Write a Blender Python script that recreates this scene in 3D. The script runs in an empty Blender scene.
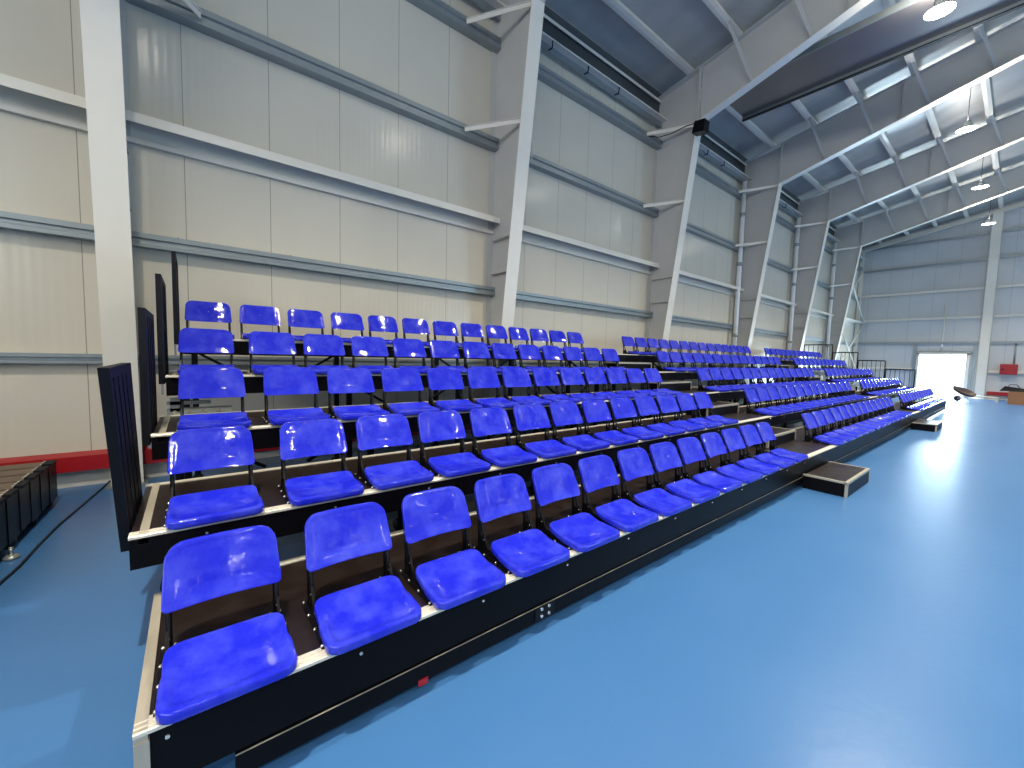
import bpy, math, random
from mathutils import Vector, Matrix

random.seed(7)
SC = bpy.context.scene
COL = SC.collection
Z0 = 0.38                     # height of the front deck above the hall floor

# ------------------------------------------------------------------ camera
YAW, PITCH, ROLL = 0.90025, -0.06936, 0.02578
fw = Vector((-math.sin(YAW)*math.cos(PITCH), math.cos(YAW)*math.cos(PITCH), math.sin(PITCH)))
rt = Vector((math.cos(YAW), math.sin(YAW), 0))
up = rt.cross(fw)
r2 = rt*math.cos(ROLL) + up*math.sin(ROLL)
u2 = -rt*math.sin(ROLL) + up*math.cos(ROLL)
cam = bpy.data.cameras.new('camera')
cam.sensor_width = 36
cam.lens = 403.13/1024*36
cam.clip_start = 0.05
cam.clip_end = 300
camo = bpy.data.objects.new('camera', cam)
COL.objects.link(camo)
camo.matrix_world = Matrix(((r2.x, u2.x, -fw.x, 1.6935), (r2.y, u2.y, -fw.y, 0.18),
                            (r2.z, u2.z, -fw.z, 1.2503+Z0), (0, 0, 0, 1)))
SC.camera = camo

# ------------------------------------------------------------------ light of the sky, exposure
SC.view_settings.view_transform = 'Standard'
SC.view_settings.look = 'None'
SC.view_settings.gamma = 1
SC.view_settings.use_curve_mapping = False
SC.view_settings.exposure = 0.0
w = bpy.data.worlds.new('world')
SC.world = w
w.use_nodes = True
wn = w.node_tree
bg = wn.nodes['Background']
bg.inputs['Color'].default_value = (0.82, 0.91, 1.0, 1)
bg.inputs['Strength'].default_value = 3.0
SC.cycles.use_denoising = True
SC.cycles.max_bounces = 7
SC.cycles.diffuse_bounces = 5
SC.cycles.glossy_bounces = 3
SC.cycles.sample_clamp_indirect = 6
SC.cycles.use_light_tree = True


def area(name, loc, direction, sx, sy, power, col, portal=False):
    l = bpy.data.lights.new(name, 'AREA')
    l.shape = 'RECTANGLE'
    l.size, l.size_y = sx, sy
    l.energy = power
    l.color = col
    if portal:
        l.cycles.is_portal = True
    o = bpy.data.objects.new(name, l)
    COL.objects.link(o)
    o.location = loc
    o.rotation_euler = Vector(direction).to_track_quat('-Z', 'Y').to_euler()
    return o


# daylight coming in through the open end door and an added, unseen loading door in the side wall
area('door_daylight', (-1.09, 33.25, 1.22), (0, -1, 0), 1.9, 2.3, 650, (0.66, 0.86, 1.0))
area('added_side_daylight', (28.9, 27.0, 2.4), (-1, 0, 0), 9.0, 4.6, 1700, (0.42, 0.72, 1.0))
# added fill light at an unseen, made-up window band in the near wall
area('added_window_fill', (10.0, -8.95, 6.2), (0, 1, -0.05), 22.0, 3.0, 900, (1.0, 0.98, 0.95))

LAMP_POWER = 240
LAMP_COL = (1.0, 0.90, 0.73)

# ------------------------------------------------------------------ materials
def new_mat(name):
    m = bpy.data.materials.new(name)
    m.use_nodes = True
    return m, m.node_tree, m.node_tree.nodes['Principled BSDF']


def srgb(r, g, b):
    f = lambda c: (c/255/12.92) if c/255 <= 0.04045 else ((c/255+0.055)/1.055)**2.4
    return (f(r), f(g), f(b), 1)


def mat(name, col, rough=0.5, metal=0.0, var=0.0, vscale=6.0, bump=0.0, bscale=40.0, rvar=0.0, spec=0.5, stretch=(1, 1, 1), coat=0.0):
    m, nt, b = new_mat(name)
    b.inputs['Base Color'].default_value = col
    b.inputs['Roughness'].default_value = rough
    b.inputs['Metallic'].default_value = metal
    b.inputs['Specular IOR Level'].default_value = spec
    b.inputs['Coat Weight'].default_value = coat
    b.inputs['Coat Roughness'].default_value = 0.08
    N, L = nt.nodes, nt.links
    tc = N.new('ShaderNodeTexCoord')
    mp = N.new('ShaderNodeMapping')
    mp.inputs['Scale'].default_value = stretch
    geo = N.new('ShaderNodeNewGeometry')
    L.new(geo.outputs['Position'], mp.inputs['Vector'])
    if var or rvar:
        no = N.new('ShaderNodeTexNoise')
        no.inputs['Scale'].default_value = vscale
        no.inputs['Detail'].default_value = 5
        L.new(mp.outputs['Vector'], no.inputs['Vector'])
        if var:
            mx = N.new('ShaderNodeMix')
            mx.data_type = 'RGBA'
            c1 = [max(0, c*(1-var)) for c in col[:3]]+[1]
            c2 = [min(1, c*(1+var)) for c in col[:3]]+[1]
            mx.inputs['A'].default_value = c1
            mx.inputs['B'].default_value = c2
            L.new(no.outputs['Fac'], mx.inputs['Factor'])
            L.new(mx.outputs['Result'], b.inputs['Base Color'])
        if rvar:
            mr = N.new('ShaderNodeMapRange')
            mr.inputs['From Min'].default_value = 0.3
            mr.inputs['From Max'].default_value = 0.7
            mr.inputs['To Min'].default_value = max(0.02, rough-rvar)
            mr.inputs['To Max'].default_value = rough+rvar
            L.new(no.outputs['Fac'], mr.inputs['Value'])
            L.new(mr.outputs['Result'], b.inputs['Roughness'])
    if bump:
        n2 = N.new('ShaderNodeTexNoise')
        n2.inputs['Scale'].default_value = bscale
        n2.inputs['Detail'].default_value = 3
        L.new(mp.outputs['Vector'], n2.inputs['Vector'])
        bp = N.new('ShaderNodeBump')
        bp.inputs['Strength'].default_value = bump
        bp.inputs['Distance'].default_value = 0.02
        L.new(n2.outputs['Fac'], bp.inputs['Height'])
        L.new(bp.outputs['Normal'], b.inputs['Normal'])
    return m


M = {}
M['steel'] = mat('painted_steel', srgb(194, 192, 186), 0.42, var=0.06, vscale=3)
M['white'] = mat('white_and_lit_steel', srgb(226, 220, 206), 0.35, var=0.04, vscale=3)  # white paint; also stands for light caught by the grey frame flanges
M['galv'] = mat('galvanised_steel', srgb(150, 158, 160), 0.38, metal=0.55, var=0.12, vscale=8)
M['alu_bright'] = mat('bright_aluminium_strip', srgb(222, 216, 200), 0.4, metal=0.3, var=0.12, vscale=5, stretch=(1, 6, 1))
M['alu'] = mat('aluminium_trim', srgb(188, 180, 162), 0.38, metal=0.45, var=0.2, vscale=5, stretch=(1, 6, 1))
M['black'] = mat('black_powder_coat', srgb(9, 8, 11), 0.4, spec=0.25)
M['fascia'] = mat('black_fascia_board', srgb(10, 8, 11), 0.4, var=0.2, vscale=4, spec=0.12)
M['deck'] = mat('brown_film_faced_plywood', srgb(29, 20, 17), 0.36, var=0.35, vscale=9, rvar=0.08, bump=0.05, bscale=120)
M['dark'] = mat('eaves_shade_grey', srgb(70, 74, 76), 0.5)  # dark tone standing for shade under the eaves
M['red'] = mat('red_paint', srgb(160, 20, 28), 0.35, var=0.06)
M['zinc'] = mat('zinc_screw', srgb(225, 222, 210), 0.2, metal=0.8)
M['duct'] = mat('dark_sheet_metal', srgb(132, 126, 122), 0.28, metal=0.6, var=0.08, vscale=2)
M['brown'] = mat('brown_plank_tops', srgb(96, 78, 62), 0.5, var=0.3, vscale=5, stretch=(6, 1, 1))
M['curtain'] = mat('black_side_panel', srgb(14, 15, 22), 0.6, var=0.15, spec=0.2)
M['rubber'] = mat('black_cable', srgb(16, 22, 34), 0.5)
M['plinth'] = mat('white_plinth', srgb(214, 210, 198), 0.6, var=0.05)
M['pipe'] = mat('white_plastic_pipe', srgb(226, 228, 228), 0.3)
M['card'] = mat('brown_cardboard', srgb(140, 98, 66), 0.7, var=0.1)
M['rust'] = mat('dark_brown_tray', srgb(70, 50, 44), 0.45, var=0.2)
M['concrete'] = mat('outdoor_concrete', srgb(225, 225, 220), 0.8, var=0.05)


def seat_material():
    m, nt, b = new_mat('glossy_blue_plastic')
    N, L = nt.nodes, nt.links
    tc = N.new('ShaderNodeTexCoord')
    geo = N.new('ShaderNodeNewGeometry')
    no = N.new('ShaderNodeTexNoise')
    no.inputs['Scale'].default_value = 7
    no.inputs['Detail'].default_value = 8
    no.inputs['Roughness'].default_value = 0.6
    L.new(geo.outputs['Position'], no.inputs['Vector'])
    cr = N.new('ShaderNodeValToRGB')
    cr.color_ramp.elements[0].position = 0.42
    cr.color_ramp.elements[0].color = srgb(28, 36, 190)
    cr.color_ramp.elements[1].position = 0.72
    cr.color_ramp.elements[1].color = srgb(60, 70, 200)
    L.new(no.outputs['Fac'], cr.inputs['Fac'])
    L.new(cr.outputs['Color'], b.inputs['Base Color'])
    mr = N.new('ShaderNodeMapRange')
    mr.inputs['From Min'].default_value = 0.4
    mr.inputs['From Max'].default_value = 0.7
    mr.inputs['To Min'].default_value = 0.04
    mr.inputs['To Max'].default_value = 0.12
    L.new(no.outputs['Fac'], mr.inputs['Value'])
    L.new(mr.outputs['Result'], b.inputs['Roughness'])
    b.inputs['Specular IOR Level'].default_value = 0.5
    n2 = N.new('ShaderNodeTexNoise')
    n2.inputs['Scale'].default_value = 22
    n2.inputs['Detail'].default_value = 1
    L.new(geo.outputs['Position'], n2.inputs['Vector'])
    bp = N.new('ShaderNodeBump')
    bp.inputs['Strength'].default_value = 0.07
    bp.inputs['Distance'].default_value = 0.02
    L.new(n2.outputs['Fac'], bp.inputs['Height'])
    L.new(bp.outputs['Normal'], b.inputs['Normal'])
    return m


M['seat'] = seat_material()


def wall_material(name, axis, col):
    """Sandwich panels: a joint every 0.93 m along the wall, fine vertical ribs between, glossy paint."""
    m, nt, b = new_mat(name)
    N, L = nt.nodes, nt.links
    geo = N.new('ShaderNodeNewGeometry')
    sep = N.new('ShaderNodeSeparateXYZ')
    L.new(geo.outputs['Position'], sep.inputs['Vector'])
    s = sep.outputs[axis]

    def mth(op, a, bb=None, clamp=False):
        n = N.new('ShaderNodeMath')
        n.operation = op
        n.use_clamp = clamp
        for i, v in enumerate((a, bb)):
            if v is None:
                continue
            if isinstance(v, (int, float)):
                n.inputs[i].default_value = v
            else:
                L.new(v, n.inputs[i])
        return n.outputs[0]
    t = mth('ADD', s, 0.775+93)
    fr = mth('FRACT', mth('DIVIDE', t, 0.93))
    d = mth('ABSOLUTE', mth('SUBTRACT', fr, 0.5))          # 0.5 at the joint
    joint = mth('GREATER_THAN', d, 0.4955)
    no = N.new('ShaderNodeTexNoise')
    no.inputs['Scale'].default_value = 1.2
    no.inputs['Detail'].default_value = 6
    L.new(geo.outputs['Position'], no.inputs['Vector'])
    mx = N.new('ShaderNodeMix')
    mx.data_type = 'RGBA'
    mx.inputs['A'].default_value = tuple(c*0.93 for c in col[:3])+(1,)
    mx.inputs['B'].default_value = tuple(min(1, c*1.05) for c in col[:3])+(1,)
    L.new(no.outputs['Fac'], mx.inputs['Factor'])
    m2 = N.new('ShaderNodeMix')
    m2.data_type = 'RGBA'
    L.new(mx.outputs['Result'], m2.inputs['A'])
    m2.inputs['B'].default_value = tuple(c*0.45 for c in col[:3])+(1,)
    L.new(joint, m2.inputs['Factor'])
    L.new(m2.outputs['Result'], b.inputs['Base Color'])
    b.inputs['Roughness'].default_value = 0.2
    b.inputs['Specular IOR Level'].default_value = 0.5
    # ribs
    rib = mth('SINE', mth('MULTIPLY', s, 2*math.pi/0.085))
    cmb = N.new('ShaderNodeCombineXYZ')
    L.new(mth('MULTIPLY', s, 9.0), cmb.inputs[0])
    L.new(mth('MULTIPLY', sep.outputs['Z'], 0.7), cmb.inputs[1])
    n3 = N.new('ShaderNodeTexNoise')
    n3.inputs['Scale'].default_value = 1
    n3.inputs['Detail'].default_value = 2
    L.new(cmb.outputs[0], n3.inputs['Vector'])
    h = mth('ADD', mth('MULTIPLY', rib, 0.22), mth('MULTIPLY', n3.outputs['Fac'], 1.6))
    h = mth('SUBTRACT', h, mth('MULTIPLY', mth('GREATER_THAN', d, 0.492), 3.0))
    bp = N.new('ShaderNodeBump')
    bp.inputs['Strength'].default_value = 0.35
    bp.inputs['Distance'].default_value = 0.004
    L.new(h, bp.inputs['Height'])
    L.new(bp.outputs['Normal'], b.inputs['Normal'])
    return m


M['wall'] = wall_material('cream_wall_panels', 'Y', srgb(208, 201, 184))
M['wall_end'] = wall_material('grey_end_wall_panels', 'X', srgb(198, 200, 200))


def floor_material():
    m, nt, b = new_mat('blue_sports_floor')
    N, L = nt.nodes, nt.links
    geo = N.new('ShaderNodeNewGeometry')
    no = N.new('ShaderNodeTexNoise')
    no.inputs['Scale'].default_value = 0.9
    no.inputs['Detail'].default_value = 7
    L.new(geo.outputs['Position'], no.inputs['Vector'])
    mx = N.new('ShaderNodeMix')
    mx.data_type = 'RGBA'
    mx.inputs['A'].default_value = srgb(54, 101, 153)
    mx.inputs['B'].default_value = srgb(64, 111, 162)
    L.new(no.outputs['Fac'], mx.inputs['Factor'])
    L.new(mx.outputs['Result'], b.inputs['Base Color'])
    b.inputs['Specular IOR Level'].default_value = 0.5
    n2 = N.new('ShaderNodeTexNoise')
    n2.inputs['Scale'].default_value = 14
    n2.inputs['Detail'].default_value = 3
    L.new(geo.outputs['Position'], n2.inputs['Vector'])
    mr = N.new('ShaderNodeMapRange')
    mr.inputs['To Min'].default_value = 0.25
    mr.inputs['To Max'].default_value = 0.36
    mr.inputs['From Min'].default_value = 0.0
    mr.inputs['From Max'].default_value = 1.0
    L.new(no.outputs['Fac'], mr.inputs['Value'])
    L.new(mr.outputs['Result'], b.inputs['Roughness'])
    bp = N.new('ShaderNodeBump')
    bp.inputs['Strength'].default_value = 0.10
    bp.inputs['Distance'].default_value = 0.012
    L.new(n2.outputs['Fac'], bp.inputs['Height'])
    L.new(bp.outputs['Normal'], b.inputs['Normal'])
    return m


M['floor'] = floor_material()


def roof_material():
    m, nt, b = new_mat('foil_faced_roof_sheet')
    N, L = nt.nodes, nt.links
    b.inputs['Base Color'].default_value = srgb(150, 156, 160)
    b.inputs['Metallic'].default_value = 0.2
    b.inputs['Roughness'].default_value = 0.36
    geo = N.new('ShaderNodeNewGeometry')
    mp = N.new('ShaderNodeMapping')
    mp.inputs['Scale'].default_value = (0.6, 1.6, 1)
    L.new(geo.outputs['Position'], mp.inputs['Vector'])
    n2 = N.new('ShaderNodeTexNoise')
    n2.inputs['Scale'].default_value = 1.2
    n2.inputs['Detail'].default_value = 4
    L.new(mp.outputs['Vector'], n2.inputs['Vector'])
    bp = N.new('ShaderNodeBump')
    bp.inputs['Strength'].default_value = 0.5
    bp.inputs['Distance'].default_value = 0.05
    L.new(n2.outputs['Fac'], bp.inputs['Height'])
    L.new(bp.outputs['Normal'], b.inputs['Normal'])
    mx = N.new('ShaderNodeMix')
    mx.data_type = 'RGBA'
    mx.inputs['A'].default_value = srgb(156, 158, 156)
    mx.inputs['B'].default_value = srgb(196, 196, 192)
    L.new(n2.outputs['Fac'], mx.inputs['Factor'])
    L.new(mx.outputs['Result'], b.inputs['Base Color'])
    return m


M['roof'] = roof_material()

m, nt, b = new_mat('glowing_lamp_lens')
b.inputs['Emission Color'].default_value = (1, 0.93, 0.78, 1)
b.inputs['Emission Strength'].default_value = 22
M['lens'] = m
m, nt, b = new_mat('led_core')
b.inputs['Emission Color'].default_value = (1, 0.93, 0.80, 1)
b.inputs['Emission Strength'].default_value = 260
M['core'] = m

# ------------------------------------------------------------------ mesh helpers
class MB:
    def __init__(s):
        s.v, s.f, s.sm = [], [], []

    def add(s, vs, fs, smooth=False):
        o = len(s.v)
        s.v += [tuple(v) for v in vs]
        s.f += [tuple(i+o for i in f) for f in fs]
        s.sm += [smooth]*len(fs)
        return s

    def box(s, x0, x1, y0, y1, z0, z1):
        vs = [(x, y, z) for z in (z0, z1) for y in (y0, y1) for x in (x0, x1)]
        return s.add(vs, [(0, 2, 3, 1), (4, 5, 7, 6), (0, 1, 5, 4), (2, 6, 7, 3), (0, 4, 6, 2), (1, 3, 7, 5)])

    def hexa(s, bottom, top):
        """eight corners: four of one end, four of the other, both going round the same way"""
        return s.add(list(bottom)+list(top), [(3, 2, 1, 0), (4, 5, 6, 7), (0, 1, 5, 4), (1, 2, 6, 5), (2, 3, 7, 6), (3, 0, 4, 7)])

    def prism(s, poly, axis, a, b):
        """poly: closed list of 2-D points; extruded along axis from a to b. axis 'y': (x,z); 'x': (y,z); 'z': (x,y)"""
        def P(p, t):
            return {'y': (p[0], t, p[1]), 'x': (t, p[0], p[1]), 'z': (p[0], p[1], t)}[axis]
        n = len(poly)
        vs = [P(p, a) for p in poly]+[P(p, b) for p in poly]
        fs = [(i, (i+1) % n, n+(i+1) % n, n+i) for i in range(n)]
        fs += [tuple(range(n))[::-1], tuple(range(n, 2*n))]
        return s.add(vs, fs)

    def tube(s, pts, r, n=8, caps=True):
        pts = [Vector(p) for p in pts]
        rings = []
        for i, p in enumerate(pts):
            d = (pts[min(i+1, len(pts)-1)]-pts[max(i-1, 0)]).normalized()
            a = Vector((0, 0, 1)) if abs(d.z) < 0.9 else Vector((1, 0, 0))
            e1 = d.cross(a).normalized()
            e2 = d.cross(e1)
            rings.append([p+(e1*math.cos(2*math.pi*k/n)+e2*math.sin(2*math.pi*k/n))*r for k in range(n)])
        vs = [v for rg in rings for v in rg]
        fs = [(i*n+k, i*n+(k+1) % n, (i+1)*n+(k+1) % n, (i+1)*n+k) for i in range(len(pts)-1) for k in range(n)]
        s.add(vs, fs, True)
        if caps:
            s.add(rings[0], [tuple(range(n))])
            s.add(rings[-1], [tuple(range(n))[::-1]])
        return s

    def bar(s, p, q, wd, h, upv=(0, 0, 1)):
        p, q = Vector(p), Vector(q)
        d = (q-p).normalized()
        e1 = d.cross(Vector(upv)).normalized()*wd/2
        e2 = e1.cross(d).normalized()*h/2
        A = [p+e1+e2, p-e1+e2, p-e1-e2, p+e1-e2]
        B = [v+(q-p) for v in A]
        return s.hexa(A, B)

    def lathe(s, prof, c, n=20):
        vs, fs = [], []
        for r, z in prof:
            vs += [(c[0]+r*math.cos(2*math.pi*k/n), c[1]+r*math.sin(2*math.pi*k/n), c[2]+z) for k in range(n)]
        for i in range(len(prof)-1):
            fs += [(i*n+k, i*n+(k+1) % n, (i+1)*n+(k+1) % n, (i+1)*n+k) for k in range(n)]
        return s.add(vs, fs, True)

    def mesh(s, name, mt):
        me = bpy.data.meshes.new(name)
        me.from_pydata(s.v, [], s.f)
        me.materials.append(mt)
        me.polygons.foreach_set('use_smooth', s.sm)
        me.validate()
        bm_fix(me)
        return me

    def build(s, name, mt, parent=None, loc=None):
        o = bpy.data.objects.new(name, s.mesh(name, mt))
        COL.objects.link(o)
        if parent:
            o.parent = parent
        if loc:
            o.location = loc
        return o


def bm_fix(me):
    import bmesh
    bm = bmesh.new()
    bm.from_mesh(me)
    bmesh.ops.remove_doubles(bm, verts=bm.verts, dist=1e-6)
    bmesh.ops.recalc_face_normals(bm, faces=bm.faces)
    bm.to_mesh(me)
    bm.free()


def tag(o, label, cat, group=None):
    o['label'] = label
    o['category'] = cat
    if group:
        o['group'] = group
    return o


def struct(o):
    o['kind'] = 'structure'
    return o


def thing(name, loc, label, cat, group=None):
    o = bpy.data.objects.new(name, None)
    o.empty_display_size = 0.1
    COL.objects.link(o)
    o.location = loc
    return tag(o, label, cat, group)


def part(mb, name, mt, parent):
    """mesh given in world coordinates, parented to a thing standing at its own location"""
    base = Vector((0, 0, 0))
    p = parent
    while p:
        base += p.location
        p = p.parent
    mb.v = [tuple(Vector(v)-base) for v in mb.v]
    return mb.build(name, mt, parent)


ORD = ['first', 'second', 'third', 'fourth', 'fifth', 'sixth', 'seventh', 'eighth', 'ninth', 'tenth',
       'eleventh', 'twelfth', 'thirteenth', 'fourteenth', 'fifteenth', 'sixteenth', 'seventeenth', 'eighteenth']

# ------------------------------------------------------------------ the hall shell
XW, XR, YN, YG = -5.0, 29.0, -9.0, 33.1
RIDGE = 12.0


def roof_z(x):                       # underside of the roof sheet
    xx = x if x <= RIDGE else 2*RIDGE-x
    return 8.78+0.193*(xx+3.93)+Z0


struct(MB().box(XW-0.3, XR+0.3, YN-0.3, YG+0.05, -0.15, 0).build('floor', M['floor']))
o = MB().box(-60, 60, YG+0.06, 120, -0.2, -0.03).build('ground', M['concrete'])
struct(o)
struct(MB().box(XW-0.12, XW, YN, YG+0.12, 0, roof_z(XW)).build('wall_left', M['wall']))
# side wall with an added door opening, out of view, for blue daylight
o = MB()
o.box(XR, XR+0.12, YN, 22.5, 0, roof_z(XR))
o.box(XR, XR+0.12, 31.5, YG+0.12, 0, roof_z(XR))
o.box(XR, XR+0.12, 22.5, 31.5, 4.7, roof_z(XR))
struct(o.build('wall_right', M['wall']))


def gable_poly(a, b):
    pts = [(a, 0), (b, 0), (b, roof_z(b))]
    if a < RIDGE < b:
        pts.append((RIDGE, roof_z(RIDGE)))
    pts.append((a, roof_z(a)))
    return pts


o = MB()
o.box(XW, XR, YN-0.12, YN, 0, 4.6)
o.box(XW, -1.0, YN-0.12, YN, 4.6, 7.8)
o.box(21.0, XR, YN-0.12, YN, 4.6, 7.8)
o.prism([(XW, 7.8), (XR, 7.8), (XR, roof_z(XR)), (RIDGE, roof_z(RIDGE)), (XW, roof_z(XW))], 'y', YN-0.12, YN)
struct(o.build('wall_near', M['wall_end']))
o = MB()
for k in range(12):
    o.box(-1.0+k*2-0.03, -1.0+k*2+0.03, YN-0.1, YN-0.02, 4.6, 7.8)
for z in (4.63, 7.77):
    o.box(-1.0, 21.0, YN-0.1, YN-0.02, z-0.03, z+0.03)
struct(o.build('added_window_1', M['white']))  # added window, unseen, made up to carry the fill light
DX0, DX1, DH = -2.05, -0.13, 1.94+Z0
o = MB()
o.prism(gable_poly(XW, DX0), 'y', YG, YG+0.12)
o.prism([(DX0, DH), (DX1, DH), (DX1, roof_z(DX1)), (DX0, roof_z(DX0))], 'y', YG, YG+0.12)
o.prism(gable_poly(DX1, XR), 'y', YG, YG+0.12)
struct(o.build('wall_far', M['wall_end']))
t = 0.12
o = MB()
o.prism([(XW-0.3, roof_z(XW)-0.058), (RIDGE, roof_z(RIDGE)), (XR+0.3, roof_z(XR)-0.058),
         (XR+0.3, roof_z(XR)-0.058+t), (RIDGE, roof_z(RIDGE)+t), (XW-0.3, roof_z(XW)-0.058+t)], 'y', YN-0.3, YG+0.3)
struct(o.build('ceiling', M['roof']))
# white plinth and red rail along the wall foot
struct(MB().box(XW, XW+0.03, YN, YG, 0, 0.2).build('baseboard_left', M['plinth']))
o = MB()
o.prism([(XW+0.002, 0.40), (XW+0.14, 0.37), (XW+0.14, 0.20), (XW+0.002, 0.20)], 'y', YN, YG-0.02)
struct(o.build('trim_1', M['red']))
o = MB()
o.prism([(YG-0.002, 0.42), (YG-0.12, 0.40), (YG-0.12, 0.22), (YG-0.002, 0.22)], 'x', 0.62, XR)
struct(o.build('trim_2', M['red']))
# the open end door: frame round the opening
o = MB()
for x in (DX0, DX1):
    o.box(x-0.09, x+0.03, YG-0.1, YG+0.14, 0, DH+0.08)
o.box(DX0-0.09, DX1+0.03, YG-0.1, YG+0.14, DH, DH+0.12)
struct(o.build('door_1', M['white']))
# jamb posts up to the rail over the door
o = MB()
for x in (DX0-0.16, DX1+0.2):
    o.box(x-0.06, x+0.06, YG-0.12, YG-0.001, 0, 2.6+Z0)
o.box(DX0-0.1, DX1+0.14, YG-0.1, YG-0.001, DH+0.14, DH+0.2)
struct(o.build('trim_3', M['galv']))
# frame of the added loading door
o = MB()
for y in (22.5, 31.5):
    o.box(XR-0.1, XR+0.14, y-0.08, y+0.08, 0, 4.8)
struct(o.build('added_door_2', M['white']))

# ------------------------------------------------------------------ portal frames
COLY = [-6.1, -0.45, 4.9, 10.4, 15.9, 21.4, 27.0]
KNEE = 7.28


def inner_x(z):                       # inner edge of a column, z above the deck datum
    return -4.70+(z+0.38)*(0.90/7.66)


def raf_b(x):                         # underside of a rafter
    xx = x if x <= RIDGE else 2*RIDGE-x
    if xx < 1.15:
        return KNEE+0.285*(xx+3.8)+Z0
    return KNEE+0.285*4.95+0.193*(xx-1.15)+Z0


def mir(x):
    return 2*RIDGE-x


WHERE = ['nearest the near end wall', 'beside the near end of the seats', 'second from the near end', 'third from the near end',
         'fourth from the near end', 'fifth from the near end', 'last before the end wall']
GIRT_Z = [1.04, 2.44, 3.83, 5.22, 7.04]
for ci, yc in enumerate(COLY):
    t = thing('steel_column', (XW+0.1, yc, 0), 'tapered grey steel wall column, '+WHERE[ci], 'column', 'steel wall columns')
    xo = XW+0.02
    web = MB()
    web.prism([(xo, 0.0), (-4.72, 0.0), (inner_x(KNEE)-0.01, KNEE+Z0), (inner_x(KNEE)-0.01, raf_b(-3.8)+1.25), (xo, roof_z(xo)-0.22)],
              'y', yc-0.005, yc+0.005)
    part(web, 'web', M['steel'], t)
    fl = MB()
    b0, b1 = (-4.70, 0.0), (inner_x(KNEE), KNEE+Z0+0.02)
    fl.hexa([(b0[0]-0.014, yc-0.14, b0[1]), (b0[0], yc-0.14, b0[1]), (b0[0], yc+0.14, b0[1]), (b0[0]-0.014, yc+0.14, b0[1])],
            [(b1[0]-0.014, yc-0.14, b1[1]), (b1[0], yc-0.14, b1[1]), (b1[0], yc+0.14, b1[1]), (b1[0]-0.014, yc+0.14, b1[1])])
    part(fl, 'inner_flange', M['white'], t)  # same grey paint as the web; whiter tone stands for light on it
    of = MB().box(xo-0.015, xo+0.0, yc-0.12, yc+0.12, 0, roof_z(xo)-0.24)
    part(of, 'outer_flange', M['steel'], t)
    for zs in (2.83, 3.47):
        st = MB().box(xo+0.08, inner_x(zs)-0.016, yc-0.11, yc+0.11, zs+Z0-0.006, zs+Z0+0.006)
        part(st, 'stiffener', M['steel'], t)
    bp_ = MB().box(XW+0.06, -4.62, yc-0.18, yc+0.18, 0.0, 0.02)
    part(bp_, 'base_plate', M['galv'], t)
    # angle braces from the two high rails back to the inner flange
    for zi in (5.22, 7.04):
        for sgn in (-1, 1):
            xa = inner_x(min(zi, KNEE))-0.03
            br = MB()
            za = zi+Z0+0.08
            br.bar((-4.80, yc+sgn*0.80, za-0.02), (xa, yc+sgn*0.02, za+0.12), 0.012, 0.075)
            br.bar((-4.80, yc+sgn*0.80, za+0.015), (xa, yc+sgn*0.02, za+0.155), 0.06, 0.008)
            part(br, 'brace', M['white'], t)

    # the rafter that stands on this column
    r = thing('roof_rafter', (xo, yc, roof_z(-5)), 'deep grey steel roof rafter over the column '+WHERE[ci], 'rafter', 'steel roof rafters')
    xs = [-3.8+0.0, -2.5, -1.2, 0.0, 1.15, 6.3, RIDGE]
    xs2 = xs+[mir(x) for x in reversed(xs[:-1])]
    top = [(x, roof_z(x)-0.205) for x in xs2]
    bot = [(x, raf_b(x)) for x in xs2]
    part(MB().prism(bot+top[::-1], 'y', yc-0.005, yc+0.005), 'web', M['steel'], r)
    bf, tf = MB(), MB()
    for i in range(len(xs2)-1):
        (xa, za), (xb, zb) = bot[i], bot[i+1]
        bf.hexa([(xa, yc-0.12, za-0.014), (xa, yc-0.12, za), (xa, yc+0.12, za), (xa, yc+0.12, za-0.014)],
                [(xb, yc-0.12, zb-0.014), (xb, yc-0.12, zb), (xb, yc+0.12, zb), (xb, yc+0.12, zb-0.014)])
    tx = [-4.98]+xs2[1:-1]+[mir(-4.98)]
    for i in range(len(tx)-1):
        xa, xb = tx[i], tx[i+1]
        za, zb = roof_z(xa)-0.205, roof_z(xb)-0.205
        tf.hexa([(xa, yc-0.12, za-0.014), (xa, yc-0.12, za), (xa, yc+0.12, za), (xa, yc+0.12, za-0.014)],
                [(xb, yc-0.12, zb-0.014), (xb, yc-0.12, zb), (xb, yc+0.12, zb), (xb, yc+0.12, zb-0.014)])
    part(bf, 'bottom_flange', M['white'], r)  # paler than the web for the light it catches, not another paint
    part(tf, 'top_flange', M['steel'], r)
    ep = MB()
    ep.box(-3.845, -3.81, yc-0.11, yc+0.11, raf_b(-3.8), roof_z(-3.8)-0.22)
    for k in range(6):
        for sg in (-1, 1):
            zz = raf_b(-3.8)+0.12+k*0.19
            ep.box(-3.86, -3.79, yc+sg*0.07-0.014, yc+sg*0.07+0.014, zz-0.014, zz+0.014)
    part(ep, 'end_plate', M['steel'], r)
    for x in (-0.9, 2.8):
        part(MB().box(x-0.006, x+0.006, yc-0.1, yc+0.1, raf_b(x)+0.002, roof_z(x)-0.222), 'web_stiffener', M['steel'], r)
    # the leg of the frame on the other side of the hall
    lg = MB()
    lg.prism([(mir(xo), 0), (mir(-4.72), 0), (mir(-3.81), KNEE+Z0), (mir(-3.81), raf_b(-3.8)+1.25), (mir(xo), roof_z(xo)-0.22)], 'y', yc-0.005, yc+0.005)
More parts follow.
